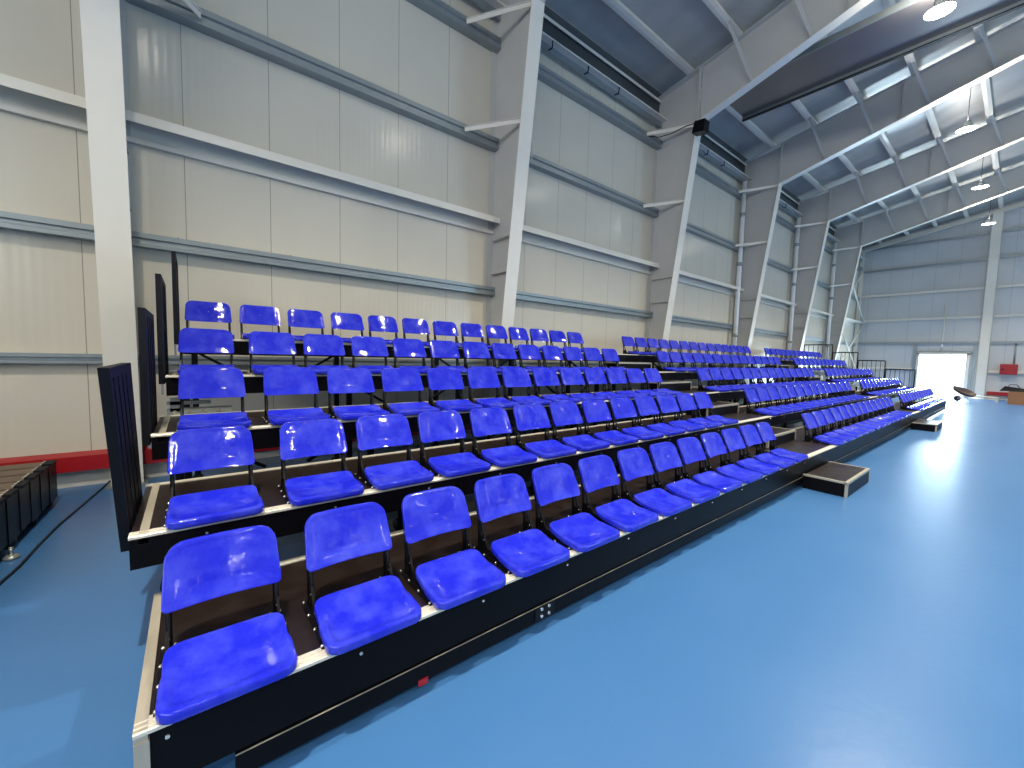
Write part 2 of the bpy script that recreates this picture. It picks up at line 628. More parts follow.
    lg.hexa([(mir(-4.70), yc-0.14, 0), (mir(-4.714), yc-0.14, 0), (mir(-4.714), yc+0.14, 0), (mir(-4.70), yc+0.14, 0)],
            [(mir(-3.8), yc-0.14, KNEE+Z0), (mir(-3.814), yc-0.14, KNEE+Z0), (mir(-3.814), yc+0.14, KNEE+Z0), (mir(-3.8), yc+0.14, KNEE+Z0)])
    tag(part(lg, 'steel_column', M['white'], None), 'tapered steel column on the opposite side of the hall, '+WHERE[ci], 'column', 'columns across the hall')

# purlins: white Z sections running the length of the roof
PX = [-4.08, -2.92, -1.80, -0.68, 0.46, 1.6, 2.75, 3.9, 5.05, 6.2, 7.35, 8.5, 9.65, 10.8]
PX2 = PX+[mir(x) for x in reversed(PX)]
for i, x in enumerate(PX2):
    z = roof_z(x)
    sgn = 1 if x < RIDGE else -1
    pz = MB()
    zb = z-0.203
    pz.prism([(x-0.004, zb), (x+0.004, zb), (x+0.004, z-0.012), (x-0.004, z-0.012)], 'y', YN, YG-0.02)
    pz.prism([(x, zb), (x+0.08*sgn, zb+0.016), (x+0.08*sgn, zb+0.022), (x, zb+0.006)], 'y', YN, YG-0.02)
    pz.prism([(x-0.08*sgn, zb+0.001), (x, zb), (x, zb+0.006), (x-0.08*sgn, zb+0.03)], 'y', YN, YG-0.02)
    side = 'from the left eave' if i < len(PX) else 'beyond the ridge'
    n = ORD[i] if i < len(PX) else ORD[i-len(PX)]
    tag(pz.build('roof_purlin', M['white']), 'white roof purlin running along the hall, %s %s' % (n, side), 'purlin', 'roof purlins')
# purlin braces down to the rafter undersides
for ci, yc in enumerate(COLY):
    for x in PX[1:]:
        zt = roof_z(x)-0.19
        br = MB()
        for sg in ((-1, 1) if ci != 3 else (-1,)):
            br.bar((x, yc+sg*0.72, zt), (x+0.30, yc+sg*0.03, raf_b(x+0.30)+0.05), 0.065, 0.008, (1, 0, 0))
            br.bar((x+0.03, yc+sg*0.72, zt), (x+0.33, yc+sg*0.03, raf_b(x+0.30)+0.05), 0.008, 0.06, (1, 0, 0))
        tag(br.build('rafter_brace', M['steel']),
            'grey braces from %s purlin to rafter %s' % (ORD[PX.index(x)], WHERE[ci]), 'brace', 'rafter braces')

# ------------------------------------------------------------------ wall rails (girts), bay by bay
BAYS = [(YN, -6.1)]+[(COLY[i], COLY[i+1]) for i in range(len(COLY)-1)]+[(27.0, YG-0.15)]
BAYN = ['behind the camera', 'left of the near column', 'above the near seats', 'in the second bay',
        'in the third bay', 'in the fourth bay', 'in the fifth bay', 'in the last bay']


def sigma(z0, h, dpt):
    """galvanised sigma rail: web towards the room with a groove"""
    x0 = XW+0.004
    x1 = x0+dpt
    g = 0.028
    out = [(x0, z0), (x1, z0), (x1, z0+h*0.28), (x1-g, z0+h*0.36), (x1-g, z0+h*0.56), (x1, z0+h*0.64), (x1, z0+h), (x0, z0+h),
           (x0, z0+h-0.006), (x1-0.006, z0+h-0.006), (x1-0.006, z0+h*0.66), (x1-g-0.006, z0+h*0.58), (x1-g-0.006, z0+h*0.34),
           (x1-0.006, z0+h*0.26), (x1-0.006, z0+0.006), (x0, z0+0.006)]
    return out


for bi, (ya, yb) in enumerate(BAYS):
    if bi == 0:
        continue
    a, bb = ya+0.02, yb-0.02
    for li, (z, kind) in enumerate([(1.04, 's'), (2.43, 's'), (3.78, 'w'), (5.20, 'g'), (7.02, 'g'), (7.72, 'e')]):
        z += Z0
        mb = MB()
        x0 = XW+0.004
        if kind in 'sg':
            h, dp = (0.11, 0.10) if li == 0 else ((0.16, 0.14) if li == 1 else (0.2, 0.16))
            mb.prism(sigma(z, h, dp), 'y', a, bb)
            mt, word = M['galv'], 'galvanised grooved'
        elif kind == 'w':
            # white channel laid flat, open below
            zt = z+0.11
            mb.prism([(x0, zt), (x0, zt-0.26), (x0+0.055, zt-0.26), (x0+0.055, zt-0.205), (x0+0.049, zt-0.205), (x0+0.049, zt-0.254),
                      (x0+0.006, zt-0.254), (x0+0.006, zt-0.006), (x0+0.264, zt-0.006), (x0+0.264, zt-0.11),
                      (x0+0.27, zt-0.11), (x0+0.27, zt)], 'y', a, bb)
            mt, word = M['white'], 'white painted channel'
        else:
            xe = XW+0.3
            mb.prism([(x0, z+0.57), (x0+0.09, z+0.57), (x0+0.09, z+0.50), (x0+0.084, z+0.50), (x0+0.084, z+0.562), (x0, z+0.562)], 'y', a, bb)
            mb.prism([(x0+0.12, z), (xe, z), (xe, z-0.03), (xe-0.006, z-0.03), (xe-0.006, z-0.008), (x0+0.12, z-0.008)], 'y', a, bb)
            mt, word = M['white'], 'white eaves'
        hname = ['lowest', 'second', 'third', 'fourth', 'fifth', 'top'][li]
        rail = tag(mb.build('wall_rail', mt), '%s wall rail, %s up, %s' % (word, hname, BAYN[bi]), 'rail', 'wall rails')
        if kind == 's' and li == 1 and 1 < bi < 5:
            for k in range(4):
                yy = a+0.5+k*1.25
                bo = MB().lathe([(0.0, 0.02), (0.010, 0.02), (0.010, 0.0)], (x0+0.06, yy, z+0.16), 8)
                bo.build('bolt', M['black'], rail)
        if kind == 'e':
            MB().box(x0+0.001, x0+0.02, a, bb, z+0.01, z+0.55).build('eaves_shade_strip', M['dark'], rail)  # painted shade: dark strip standing in for the recess at the eaves
            MB().box(x0+0.001, x0+0.02, a, bb, z+0.575, z+0.82).build('eaves_shade_strip', M['dark'], rail)  # carries the painted shade on up to the roof
            MB().box(x0+0.120, x0+0.128, a, bb, z-0.16, z-0.009).build('gutter_plate', M['galv'], rail)
        if kind == 'e' and 1 < bi < 7:
            for k in range(3):
                yy = a+1.2+k*1.1
                hk = MB()
                hk.bar((x0+0.128, yy, z-0.12), (x0+0.24, yy, z-0.14), 0.02, 0.02)
                hk.bar((x0+0.24, yy, z-0.15), (x0+0.26, yy, z-0.0), 0.02, 0.02)
                hk.build('hanger', M['black'], rail)

# rain pipes beside the far columns
for ci in (4, 5, 6):
    yc = COLY[ci]
    pb = MB().tube([(-4.78, yc-0.42, 0.05), (-4.78, yc-0.42, 8.0+Z0-0.45)], 0.075, 12)
    p = tag(pb.build('rain_pipe', M['pipe']), 'white vertical rain pipe beside the wall column '+WHERE[ci], 'pipe', 'rain pipes')
    for z in (2.2, 4.7, 6.4):
        cb = MB().lathe([(0.075, -0.06), (0.09, -0.06), (0.09, 0.06), (0.075, 0.06)], (-4.78, yc-0.42, z+Z0), 12)
        cb.build('pipe_collar', M['galv'], p)

# cross bracing in the last bay
t = thing('wall_cross_brace', (-4.72, 27.2, 0), 'crossed pale steel brace rods in the last bay of the wall', 'brace')
for (za, zb) in ((0.5, 3.75), (3.75, 0.5), (3.95, 7.4), (7.4, 3.95)):
    part(MB().tube([(-4.62, 27.15, za+Z0), (-4.62, 32.8, zb+Z0)], 0.04, 8), 'brace_rod', M['white'], t)
part(MB().tube([(-4.62, 27.1, 3.85+Z0), (-4.62, 32.9, 3.85+Z0)], 0.05, 8), 'strut', M['white'], t)

# ------------------------------------------------------------------ end wall steelwork
for i, z in enumerate((1.08, 2.6, 3.96, 5.47, 6.97, 8.3)):
    for (xa, xb, wh) in ((-4.8, 0.16, 'left of the middle column'), (0.60, 28.7, 'right of the middle column')):
        segs = [(xa, xb, wh)]
        if z < 1.5 and xa < 0:
            segs = [(-4.8, DX0-0.23, 'left of the open door'), (DX1+0.28, 0.16, 'between the door and the middle column')]
        for (p, q, w_) in segs:
            pts = [(YG-0.002, z+Z0+0.06), (YG-0.14, z+Z0+0.06), (YG-0.14, z+Z0-0.06), (YG-0.132, z+Z0-0.06), (YG-0.132, z+Z0+0.05), (YG-0.002, z+Z0+0.05)]
            hn = ['lowest', 'second', 'third', 'fourth', 'fifth', 'top'][i]
            tag(MB().prism(pts, 'x', p, q).build('end_wall_rail', M['galv'] if i in (1, 4, 5) else M['white']),
                '%s pale steel rail on the end wall, %s' % (hn, w_), 'rail', 'end wall rails')
for x, wd, lb in ((0.39, 0.34, 'tall pale steel column on the end wall right of the open door'), (6.0, 0.24, 'tall pale column on the end wall, second from the door'),
                  (11.5, 0.24, 'tall pale column on the end wall, furthest from the door')):
    t = thing('end_wall_column', (x, YG-0.3, 0), lb, 'column', 'end wall columns')
    h = roof_z(x)-0.42
    part(MB().box(x-wd/2, x+wd/2, YG-0.50, YG-0.484, 0, h), 'front_flange', M['white'], t)
    part(MB().box(x-wd/2, x+wd/2, YG-0.16, YG-0.145, 0, h), 'back_flange', M['white'], t)
    part(MB().box(x-0.005, x+0.005, YG-0.484, YG-0.16, 0, h), 'web', M['steel'], t)
    part(MB().box(x-0.25, x+0.25, YG-0.6, YG-0.05, 0, 0.03), 'base_plate', M['galv'], t)
t = thing('end_wall_column', (-4.86, YG-0.2, 0), 'slim pale corner column where the long wall meets the end wall', 'column', 'end wall columns')
part(MB().box(-4.97, -4.76, YG-0.42, YG-0.40, 0, roof_z(-4.9)-0.25), 'front_flange', M['white'], t)
part(MB().box(-4.87, -4.86, YG-0.40, YG-0.02, 0, roof_z(-4.9)-0.25), 'web', M['steel'], t)
gr = MB()
for (xa, xb) in ((-4.97, RIDGE), (RIDGE, mir(-4.97))):
    gr.hexa([(xa, YG-0.40, roof_z(xa)-0.42), (xa, YG-0.40, roof_z(xa)-0.21), (xa, YG-0.38, roof_z(xa)-0.21), (xa, YG-0.38, roof_z(xa)-0.42)],
            [(xb, YG-0.40, roof_z(xb)-0.42), (xb, YG-0.40, roof_z(xb)-0.21), (xb, YG-0.38, roof_z(xb)-0.21), (xb, YG-0.38, roof_z(xb)-0.42)])
    gr.hexa([(xa, YG-0.52, roof_z(xa)-0.43), (xa, YG-0.52, roof_z(xa)-0.415), (xa, YG-0.26, roof_z(xa)-0.415), (xa, YG-0.26, roof_z(xa)-0.43)],
            [(xb, YG-0.52, roof_z(xb)-0.43), (xb, YG-0.52, roof_z(xb)-0.415), (xb, YG-0.26, roof_z(xb)-0.415), (xb, YG-0.26, roof_z(xb)-0.43)])
tag(gr.build('end_wall_rafter', M['white']), 'shallow pale steel rafter against the top of the end wall', 'rafter')
# fine conduit on the end wall above the door
tag(MB().tube([(-1.18, YG-0.03, DH+0.15), (-1.16, YG-0.03, 4.7+Z0)], 0.03, 8).build('conduit', M['white']), 'thin white vertical conduit on the end wall above the open door', 'pipe')
tag(MB().tube([(1.42, YG-0.03, 1.5+Z0), (1.42, YG-0.03, 2.6+Z0)], 0.035, 8).build('conduit', M['galv']), 'short grey conduit on the end wall above the red hose cabinet', 'pipe')

# ------------------------------------------------------------------ lamps
lens_me = None


def make_lamp():
    t = bpy.data.objects.new('high_bay_lamp', None)
    COL.objects.link(t)
    MB().lathe([(0.0, 0.20), (0.08, 0.20), (0.09, 0.16), (0.10, 0.10), (0.20, 0.015), (0.215, 0.0), (0.21, -0.005), (0.195, 0.01)], (0, 0, 0), 24).build('lamp_shade', M['galv'], t)
    MB().lathe([(0.0, -0.008), (0.12, -0.004), (0.20, 0.006)], (0, 0, 0), 24).build('lens', M['lens'], t)
    MB().lathe([(0.0, -0.016), (0.06, -0.015), (0.085, -0.011), (0.085, -0.009)], (0, 0, 0), 16).build('led_core', M['core'], t)
    MB().tube([(0, 0, 0), (0, 0, 1)], 0.008, 6).build('cable', M['black'], t).location = (0, 0, 0.2)
    l = bpy.data.lights.new('lamp_light', 'AREA')
    l.shape = 'DISK'
    l.size = 0.22
    l.energy = LAMP_POWER
    l.color = LAMP_COL
    l.spread = math.radians(116)
    lo = bpy.data.objects.new('lamp_light', l)
    COL.objects.link(lo)
    lo.parent = t
    lo.location = (0, 0, -0.02)
    # added upward light to brighten the roof; the shade itself is opaque
    l = bpy.data.lights.new('added_roof_fill', 'AREA')
    l.shape = 'DISK'
    l.size = 0.4
    l.energy = LAMP_POWER*0.26
    l.color = (1.0, 0.95, 0.86)
    lo = bpy.data.objects.new('added_roof_fill', l)
    COL.objects.link(lo)
    lo.parent = t
    lo.location = (0, 0, 0.22)
    lo.rotation_euler.x = math.pi
    return t


proto = make_lamp()
first = True
for xi, x in enumerate((0.35, 6.8, 12.4, 17.8, 23.6)):
    for yi, y in enumerate((-0.6, 5.1, 10.65, 16.3, 21.75, 27.4)):
        if first:
            o = proto
        else:
            o = proto.copy()
            COL.objects.link(o)
            for ch in proto.children:
                c = ch.copy()
                c.parent = o
                COL.objects.link(c)
        first = False
        o.location = (x, y, 7.5+Z0)
        for ch in o.children:
            if ch.name.startswith('cable'):
                ch.scale.z = roof_z(x)-0.08-7.5-Z0-0.2
        lb = ['over the bleacher edge', 'between bleacher and ridge', 'under the ridge', 'just beyond the ridge', 'near the opposite wall'][xi]
        nn = {10.65: 'nearest in view', 16.3: 'second nearest in view', 21.75: 'third nearest in view', 27.4: 'nearest the end wall'}.get(y, '%s from the near wall' % ORD[yi])
        tag(o, 'glowing round lamp %s, %s' % (lb, nn), 'lamp', 'high-bay lamps')

# long flat dark duct slung across under the roof
t = thing('ceiling_duct', (-3.5, 11.4, 7.9+Z0), 'long flat dark sheet-metal duct slung across the hall under the roof', 'duct')
part(MB().box(-3.58, mir(-3.58), 10.87, 12.31, 8.0+Z0, 8.11+Z0), 'duct_body', M['duct'], t)
part(MB().box(-3.60, mir(-3.60), 12.27, 12.31, 7.925+Z0, 8.0+Z0), 'edge_lip', M['galv'], t)
part(MB().box(-3.60, mir(-3.60), 12.25, 12.34, 7.905+Z0, 7.925+Z0), 'edge_channel', M['black'], t)
part(MB().box(-3.60, mir(-3.60), 10.84, 10.87, 7.985+Z0, 8.13+Z0), 'edge_channel', M['galv'], t)

# floodlight on the third column knee
t = thing('floodlight', (-3.68, 10.2, 7.1+Z0), 'small dark floodlight box fixed at the knee of a steel column', 'floodlight')
part(MB().hexa([(-3.78, 9.98, 6.86+Z0), (-3.48, 9.98, 6.80+Z0), (-3.48, 10.22, 6.80+Z0), (-3.78, 10.22, 6.86+Z0)],
               [(-3.72, 9.98, 7.12+Z0), (-3.46, 9.98, 7.08+Z0), (-3.46, 10.22, 7.08+Z0), (-3.72, 10.22, 7.12+Z0)]), 'housing', M['black'], t)
part(MB().bar((-3.68, 10.1, 7.1+Z0), (-3.74, 10.3, 7.27+Z0), 0.04, 0.02), 'bracket', M['galv'], t)
cb = [(-4.75, 9.62, 7.05+Z0), (-4.55, 9.75, 6.98+Z0), (-4.3, 9.95, 7.05+Z0), (-4.0, 10.1, 7.16+Z0), (-3.75, 10.1, 7.13+Z0)]
part(MB().tube(cb, 0.012, 6), 'cable', M['black'], t)

# ------------------------------------------------------------------ the telescopic bleacher
D, R = 0.8997, 0.3378
YE = 22.6
Y_START = [0.0, -0.082, -0.046, 0.0, 0.078]
AISLES = [(6.62, 7.86), (14.93, 16.12)]
ROWN = ['front', 'second', 'third', 'fourth', 'top']
for i in range(5):
    xf = -i*D
    zt = i*R+Z0
    y0 = Y_START[i]
    y1 = YE-0.03*i
    depth = 0.95 if i < 4 else 0.88
    xb = xf-depth
    t = thing('bleacher_tier', (xf-0.45, y0, 0), 'black and brown deck of the %s row of the bleacher, edged with aluminium' % ROWN[i], 'bleacher', 'bleacher tiers')
    part(MB().box(xb+0.045, xf-0.055, y0+0.004, y1-0.004, zt-0.03, zt-0.004), 'deck_board', M['deck'], t)
    # nosing: flat top strip with a front lip
    nz = MB().prism([(xf-0.062, zt), (xf, zt), (xf+0.004, zt-0.004), (xf+0.004, zt-0.016), (xf-0.004, zt-0.016), (xf-0.006, zt-0.012), (xf-0.062, zt-0.012)], 'y', y0, y1)
    nz.prism([(xf-0.044, zt), (xf-0.036, zt), (xf-0.036, zt+0.003), (xf-0.044, zt+0.003)], 'y', y0, y1)
    nz.prism([(xf-0.020, zt), (xf-0.012, zt), (xf-0.012, zt+0.003), (xf-0.020, zt+0.003)], 'y', y0, y1)
    part(nz, 'nosing', M['alu_bright'], t)
    bs = MB().box(xb, xb+0.05, y0, y1, zt-0.045, zt+0.002)
    part(bs, 'rear_trim', M['alu_bright'], t)
    ins = 0.0 if i == 0 else 0.036
    for (ya, yb) in ((y0+ins, y0+ins+0.036), (y1-ins-0.036, y1-ins)):
        part(MB().box(xb, xf-0.002, ya, yb, zt-0.045, zt+0.0025), 'end_trim', M['alu'], t)
    if i == 0:
        fh = 0.232
        for ya in (y0, y1-0.04):
            part(MB().box(xf-0.035, xf+0.002, ya, ya+0.04, 0.02, zt-0.04), 'corner_post', M['alu'], t)
        part(MB().box(xf-0.03, xf-0.006, y0+0.04, y1-0.04, zt-fh, zt-0.014), 'fascia', M['fascia'], t)
    else:
        fh = 0.168
        part(MB().box(xf-0.03, xf-0.002, y0+0.002, y1-0.002, zt-fh, zt-0.014), 'fascia', M['fascia'], t)
    # screws along the fascia
    sc = MB()
    yy = 0.085 if i == 0 else y0+0.3
    while yy < y1-0.1:
        sc.tube([(xf-0.004, yy, zt-0.055), (xf+0.004, yy, zt-0.055)], 0.007, 8)
        yy += 0.64
    part(sc, 'fascia_screws', M['zinc'], t)
    # steel under-frame
    ny = 15
    leg, brace, wheel = MB(), MB(), MB()
    for k in range(ny):
        yy = y0+0.12+k*(y1-y0-0.24)/(ny-1)
        if i == 0:
            part(MB().box(xb+0.1, xf-0.05, yy-0.02, yy+0.02, zt-0.1, zt-0.031), 'cross_beam', M['black'], t)
            part(MB().box(xb+0.12, xb+0.17, yy-0.025, yy+0.025, 0.09, zt-0.1), 'leg', M['black'], t)
            continue
        part(MB().box(xb+0.06, xf-0.03, yy-0.02, yy+0.02, zt-0.11, zt-0.031), 'cross_beam', M['black'], t)
        part(MB().box(xb+0.08, xb+0.15, yy-0.03, yy+0.03, 0.10, zt-0.11), 'leg', M['black'], t)
        part(MB().tube([(xb+0.06, yy, 0.06), (xb+0.17, yy, 0.06)], 0.06, 12), 'wheel', M['rubber'], t)
        if k < ny-1 and k % 2 == (i % 2):
            yn = y0+0.12+(k+1)*(y1-y0-0.24)/(ny-1)
            zc = zt-0.12
            part(MB().bar((xb+0.1, yy, zc-0.02), (xb+0.1, yy+0.62, zc-0.40 if zc > 0.5 else 0.12), 0.03, 0.03), 'diagonal_brace', M['black'], t)
            part(MB().bar((xb+0.1, yn, zc-0.02), (xb+0.1, yn-0.62, zc-0.40 if zc > 0.5 else 0.12), 0.03, 0.03), 'diagonal_brace', M['black'], t)
    if i > 0:
        part(MB().box(xb+0.08, xb+0.13, y0+0.1, y1-0.1, zt-0.11, zt-0.045), 'rear_beam', M['black'], t)
        part(MB().box(xb+0.1, xb+0.13, y0+0.1, y1-0.1, 0.14, 0.22), 'low_rail', M['galv'], t)
    else:
        # recessed black beam close to the floor
        lb = part(MB().box(-0.03, 0.0, 0.27, y1-0.27, 0.045, 0.135), 'low_beam', M['fascia'], t)
        part(MB().box(-0.004, 0.001, 0.27, y1-0.27, 0.135, 0.137), 'beam_edge', M['alu'], lb)
        part(MB().box(0.0, 0.004, 0.995, 1.045, 0.03, 0.062), 'red_tag', M['red'], lb)
        for kk, (yy, zz) in enumerate(((1.79, 0.12), (1.85, 0.12), (1.79, 0.075), (1.85, 0.075))):
            part(MB().tube([(0.0, yy, zz), (0.012, yy, zz)], 0.010, 10), 'bolt', M['zinc'], lb)
        part(MB().box(0.0, 0.006, 1.74, 1.90, 0.05, 0.134), 'bolt_plate', M['black'], lb)
        for k in range(10):
            yy = 0.6+k*2.35
            part(MB().tube([(-0.2, yy-0.02, 0.05), (-0.2, yy+0.02, 0.05)], 0.05, 12), 'wheel', M['rubber'], t)

# clutter of bright fittings behind the third tier, near end
t = thing('slide_mechanism', (-3.2, 0.25, 0), 'silvery metal slide fittings between the upper decks at the near end', 'mechanism')
for (za, zb_, ya, yb) in ((1.05, 1.11, 0.0, 0.45), (1.14, 1.17, 0.0, 0.30), (1.08, 1.20, 0.02, 0.10)):
    part(MB().box(-2.80, -2.76, ya, yb, za, zb_), 'plate', M['galv'], t)
for k in range(4):
    part(MB().tube([(-2.76, 0.05+k*0.1, 1.08), (-2.74, 0.05+k*0.1, 1.08)], 0.014, 8), 'bolt', M['zinc'], t)

# aisle steps
def step_box(x0, x1, ya, yb, z0, z1, label, mt_top='deck'):
    t = thing('aisle_step', ((x0+x1)/2, (ya+yb)/2, z0), label, 'step', 'aisle steps')
    part(MB().box(x0+0.004, x1-0.004, ya+0.004, yb-0.004, z0+0.001, z1-0.02), 'box', M['fascia'], t)
    part(MB().box(x0+0.02, x1-0.03, ya+0.03, yb-0.03, z1-0.02, z1-0.003), 'tread', M[mt_top], t)
    part(MB().box(x1-0.035, x1, ya, yb, z1-0.028, z1), 'front_trim', M['alu'], t)
    for (p, q) in ((ya, ya+0.03), (yb-0.03, yb)):
        part(MB().box(x0, x1-0.02, p, q, z1-0.024, z1-0.0005), 'side_trim', M['alu'], t)
        part(MB().box(x1-0.028, x1+0.001, p, q, z0+0.002, z1-0.02), 'corner_trim', M['alu'], t)
    return t


AN = ['near aisle', 'far aisle']
for ai, (ya, yb) in enumerate(((6.72, 7.88), (15.0, 16.1))):
    for i in range(4):
        xf = -i*D
        z = i*R+Z0
        step_box(-(i+1)*D+0.005, xf-0.52, ya, yb, z+0.003, z+R/2, 'brown half step with aluminium edges on the %s deck in the %s' % (ROWN[i], AN[ai]))
step_box(0.01, 0.475, 6.42, 7.58, 0.0, 0.19, 'low brown-topped step box on the blue floor at the near aisle')
step_box(0.01, 0.475, 14.75, 15.9, 0.0, 0.19, 'low brown-topped step box on the blue floor at the far aisle')

# ------------------------------------------------------------------ side panels and end railings
for i in range(1, 5):
    xf = -i*D
    zt = i*R+Z0
    y = Y_START[i]
    t = thing('side_panel', (xf-0.4, y-0.05, zt), 'black ribbed side panel standing at the near end of the %s row' % ROWN[i], 'panel', 'black side panels')
    ya, yb = [(-0.128, -0.088), (-0.088, -0.052), (-0.044, -0.007), (0.037, 0.071)][i-1]
    lean = -0.034 if i == 1 else 0.0
    zb, ztp = zt-(0.13 if i == 1 else 0.07), zt+(0.81, 0.822, 0.83, 0.85)[i-1]
    xa, xc = xf-0.01, xf-0.84
    if i > 1:
        xc = xf-0.76
    mb = MB().hexa([(xa-(0.16 if i == 1 else 0), ya, zb), (xa-(0.16 if i == 1 else 0), yb, zb), (xc, yb, zb), (xc, ya, zb)],
                   [(xa, ya+lean, ztp), (xa, yb+lean, ztp), (xc, yb+lean, ztp), (xc, ya+lean, ztp)])
    part(mb, 'panel_board', M['curtain'], t)
    for k in range(4):
        xx = xa-0.14-k*0.15
        xt = xx+(0.06 if i == 1 else 0)
        f1, f2 = 0.05/(ztp-zb), 1-0.05/(ztp-zb)
        ya_, yb_ = yb+lean*f1, yb+lean*f2
        rb = MB().hexa([(xx-0.06, ya_-0.002, zb+0.05), (xx-0.06, ya_+0.004, zb+0.05), (xx-0.03-0.06, ya_+0.004, zb+0.05), (xx-0.03-0.06, ya_-0.002, zb+0.05)],
                       [(xt, yb_-0.002, ztp-0.05), (xt, yb_+0.004, ztp-0.05), (xt-0.03, yb_+0.004, ztp-0.05), (xt-0.03, yb_-0.002, ztp-0.05)])
        part(rb, 'rib', M['curtain'], t)
    part(MB().box(xc+0.02, xc+0.06, ya-0.02, ya+0.0, zb-0.15, ztp-0.1), 'mounting_post', M['galv'], t)

    # the railing at the far end of the row
    t = thing('railing', (xf-0.45, YE-0.05, zt), 'black metal guard railing at the far end of the %s row' % ROWN[i], 'railing', 'end railings')
    yr = 22.66
    a, b_ = (xf-0.03, xf-0.90)
    if i == 4:
        b_ = xf-1.1
    for x in (a, b_):
        part(MB().tube([(x, yr, zt-0.1), (x, yr, zt+0.77)], 0.022, 8), 'post', M['black'], t)
    part(MB().tube([(a, yr, zt+0.77), (b_, yr, zt+0.77)], 0.024, 8), 'top_rail', M['black'], t)
    part(MB().tube([(a, yr, zt+0.06), (b_, yr, zt+0.06)], 0.018, 8), 'bottom_rail', M['black'], t)
    for k in range(1, 6):
        x = a+(b_-a)*k/6
        part(MB().tube([(x, yr, zt+0.06), (x, yr, zt+0.77)], 0.011, 6), 'baluster', M['black'], t)

# ------------------------------------------------------------------ seats
def rr_outline(hw, x0, x1, rf, rb, n=8, hwb=None):
    """rounded outline in (x,y): x0 back (negative), x1 front; hw half width at the front, hwb at the back"""
    hwb = hwb or hw
    pts = []
    def arc(cx, cy, r, a0, a1):
        for k in range(n+1):
            a = math.radians(a0+(a1-a0)*k/n)
            pts.append((cx+r*math.cos(a), cy+r*math.sin(a)))
    arc(x1-rf, hw-rf, rf, 0, 90)
    xm = x0+(x1-x0)*0.47
    for f in (0.0, 0.25, 0.5, 0.75, 1.0):
        sm = f*f*(3-2*f)
        pts.append((xm+0.03-0.06*f, hw+(hwb-hw)*sm))
    arc(x0+rb, hwb-rb, rb, 90, 180)
    arc(x0+rb, -hwb+rb, rb, 180, 270)
    for f in (1.0, 0.75, 0.5, 0.25, 0.0):
        sm = f*f*(3-2*f)
        pts.append((xm+0.03-0.06*f, -(hw+(hwb-hw)*sm)))
    arc(x1-rf, -hw+rf, rf, 270, 360)
    return pts


def seat_pan_mesh():
    ol = rr_outline(0.212, -0.302, 0.047, 0.055, 0.07, 7, 0.204)
    cx, cy = -0.125, 0.0
    X0, X1 = -0.302, 0.047

    def base(x):
        t = (x-X0)/(X1-X0)
        # hump at the back, hollow behind the middle, flat front
        hump = 0.032*math.exp(-((t-0.06)/0.22)**2)
        front = -0.006*max(0, (t-0.5)/0.5)
        return 0.052+hump+front

    def rim(s, x):
        t = (x-X0)/(X1-X0)
        fr = min(1, max(0, (t-0.42)/0.1))
        return (0.010*math.exp(-((s-0.90)/0.07)**2))*(0.35+0.65*fr)
    mb = MB()
    n = len(ol)
    rings = []
    for s in (0.0, 0.18, 0.36, 0.52, 0.66, 0.76, 0.84, 0.90, 0.94, 0.97):
        rings.append([(cx+(x-cx)*s, y*s, base(cx+(x-cx)*s)+rim(s, cx+(x-cx)*s)-0.018*(1-s**3)) for x, y in ol])
    def off(s, dz):
        return [(cx+(x-cx)*s, y*s, base(x)-dz) for x, y in ol]
    rings.append(off(0.99, -0.001))
    rings.append(off(1.0, 0.010))
    rings.append(off(1.004, 0.024))
    rings.append(off(1.0, 0.034))
    rings.append(off(0.975, 0.039))
    rings.append([(cx+(x-cx)*0.955, y*0.955, base(x)-0.03) for x, y in ol])
    rings.append([(cx+(x-cx)*0.5, y*0.5, base(cx+(x-cx)*0.5)-0.022) for x, y in ol])
    rings.append([(cx+(x-cx)*0.02, y*0.02, base(cx)-0.022) for x, y in ol])
    vs = [v for r in rings for v in r]
    fs = [(i*n+k, i*n+(k+1) % n, (i+1)*n+(k+1) % n, (i+1)*n+k) for i in range(len(rings)-1) for k in range(n)]
    mb.add(vs, fs, True)
    return mb.mesh('seat_pan', M['seat'])


